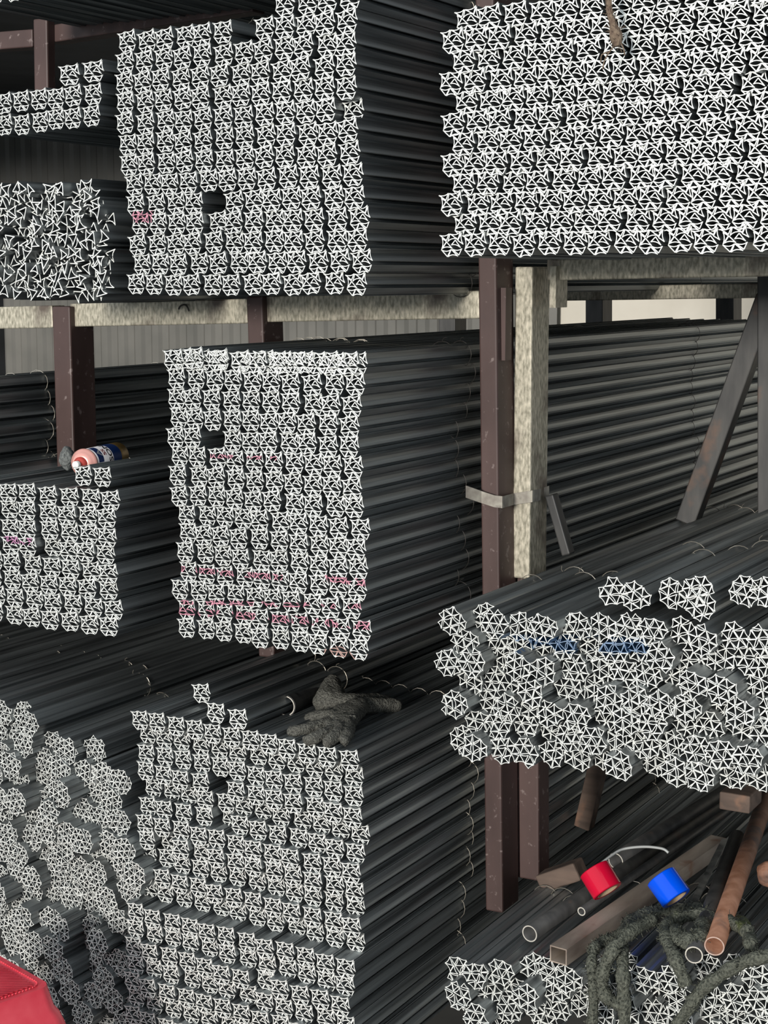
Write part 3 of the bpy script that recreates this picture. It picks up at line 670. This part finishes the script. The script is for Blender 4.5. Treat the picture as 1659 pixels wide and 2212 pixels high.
o = mb.obj('fabric_rope', ROPE, loc=rope_pt(*Q(1200, 760)), smooth=True, label='thick fuzzy dark green rope looped over the pipes and round bundles', cat='rope'); fuzzy(o, .005, .006, 0)
mb = MB(); pts = smooth_path([rope_pt(*Q(*q)) for q in ((1800, 940), (1659, 978), (1540, 1010), (1430, 1072), (1330, 1150), (1270, 1230), (1200, 1340))], 7)
mb.tube(pts, [.0115*(1+.12*math.sin(j*.8)) for j in range(len(pts))], 12); fibres(mb, pts, .011, 500, .007, rr)
o = mb.obj('fabric_rope', ROPE, loc=pts[10], smooth=True, label='dark rope end trailing down across the right corner of the low stack', cat='rope'); fuzzy(o, .005, .006, 0)
# ---------------------------------------------------------------- red stool
SZT = .50
cn = atZ(118, 2128, SZT)                      # right corner of the seat
e1 = (atZ(0, 2058, SZT)-atZ(80, 2103, SZT)).normalized(); e1.z = 0; e1.normalize(); e2 = Vector((-e1.y, e1.x, 0))
if (proj(cn+e2*.1)[0]) > proj(cn)[0]: e2 = -e2
SW = .27; cc = cn+(e1+e2)*(SW/2)-(e1+e2)*.012
def rsq(hw, r, n=8):
    out = []
    for q in range(4):
        cx, cy = [(1, 1), (-1, 1), (-1, -1), (1, -1)][q]
        for i in range(n+1):
            an = math.pi/2*(q+i/n); out.append((cx*(hw-r)+r*math.cos(an), cy*(hw-r)+r*math.sin(an)))
    return out
stool = empty('plastic_stool', (cc.x, cc.y, 0), label='red plastic stool with ribbed seat at the lower left corner', cat='stool')
def ring(mb, levels, mi=0, close_top=False):
    base = len(mb.v); n = None
    for hw, r, z in levels:
        pts = rsq(hw, r); n = len(pts); mb.v += [tuple(cc.xy.to_3d()+e1*x+e2*y+Z*z) for x, y in pts]
    for i in range(len(levels)-1):
        for k in range(n): mb.f.append((base+i*n+k, base+i*n+(k+1) % n, base+(i+1)*n+(k+1) % n, base+(i+1)*n+k)); mb.mi.append(mi)
    if close_top: mb.f.append(tuple(base+(len(levels)-1)*n+k for k in range(n))); mb.mi.append(mi)
hw = SW/2
mb = MB(); ring(mb, [(hw+.030, .035, .30), (hw+.022, .034, .36), (hw+.010, .032, .42), (hw+.002, .03, .443), (hw-.006, .028, .455), (hw-.016, .026, SZT), (hw-.034, .02, SZT), (hw-.0365, .018, SZT-.0025)], close_top=True)
seat = mb.obj('seat', STOOLM, stool, True); s = seat.modifiers.new('sol', 'SOLIDIFY'); s.thickness = .003; s.offset = -1
e = seat.modifiers.new('es', 'EDGE_SPLIT'); e.split_angle = math.radians(50)
mb = MB(); N_ = 34; ax3 = (e1, e2, Z)
ribd = (RT-Z*RT.z).normalized(); ribd = e1 if abs(ribd.dot(e1)) > abs(ribd.dot(e2)) else e2
# ribs run diagonally like the seat pattern
dg1 = (e1+e2).normalized(); dg2 = (e1-e2).normalized(); lim = hw-.040
dirv = RT.copy(); dirv.z = 0; dirv = Vector((dirv.x*.95+F0.x*.02, dirv.y*.95+F0.y*.02, 0)).normalized(); nrm = Vector((-dirv.y, dirv.x, 0))
k = -30
for k in range(-30, 31):
    o_ = k*.0075
    # clip line to the square |e1|,|e2| < lim
    t0, t1 = -9, 9
    for ee in (e1, e2):
        a0 = (nrm*o_).dot(ee); b0 = dirv.dot(ee)
        if abs(b0) < 1e-6: continue
        ta, tb = sorted(((-lim-a0)/b0, (lim-a0)/b0)); t0 = max(t0, ta); t1 = min(t1, tb)
    if t1-t0 > .01:
        c_ = cc.xy.to_3d()+nrm*o_+Z*(SZT-.001); mb.tube([c_+dirv*t0, c_+dirv*t1], .0024, 6)
mb.obj('seat_ribs', STOOLM, stool, True)
mb = MB(); pts = rsq(hw-.030, .022, 6); L2 = [cc.xy.to_3d()+e1*x+e2*y+Z*(SZT+.0005) for x, y in pts]; dense = []
for i in range(len(L2)):
    a_, b_ = L2[i], L2[(i+1) % len(L2)]; n_ = max(1, int((b_-a_).length/.0075)); dense += [a_.lerp(b_, j/n_) for j in range(n_)]
for i in range(0, len(dense)-1): 
    if i % 2 == 0 or True:
        a_, b_ = dense[i], dense[(i+1) % len(dense)]; m_ = (a_+b_)/2; mb.tube([a_.lerp(b_, .15), m_+Z*.0012, a_.lerp(b_, .8)], .0014, 5)
mb.obj('stitched_rim', STOOLM, stool, True)
for sx in (-1, 1):
    for sy in (-1, 1):
        mb = MB(); T_ = cc.xy.to_3d()+e1*sx*(hw+.006)+e2*sy*(hw+.006)+Z*.34; Bt = cc.xy.to_3d()+e1*sx*(hw+.045)+e2*sy*(hw+.045)
        u1 = -e1*sx; u2 = -e2*sy; w0, w1, th = .075, .045, .004
        for (u, v) in ((u1, u2), (u2, u1)):
            vs = [T_, T_+u*w0, Bt+u*w1, Bt, T_+v*th, T_+u*w0+v*th, Bt+u*w1+v*th, Bt+v*th]
            mb.add(vs, [(0, 1, 2, 3), (4, 7, 6, 5), (0, 4, 5, 1), (1, 5, 6, 2), (2, 6, 7, 3), (3, 7, 4, 0)])
        mb.obj('leg', STOOLM, stool)
print('STARS', len(stars), 'chosen', len(chosen), 'rest', len(rest), 'rounds', n_r, 'objs', len(bpy.data.objects))
print('PX', PX, 'PZ', PZ, 'R', R_BIG)
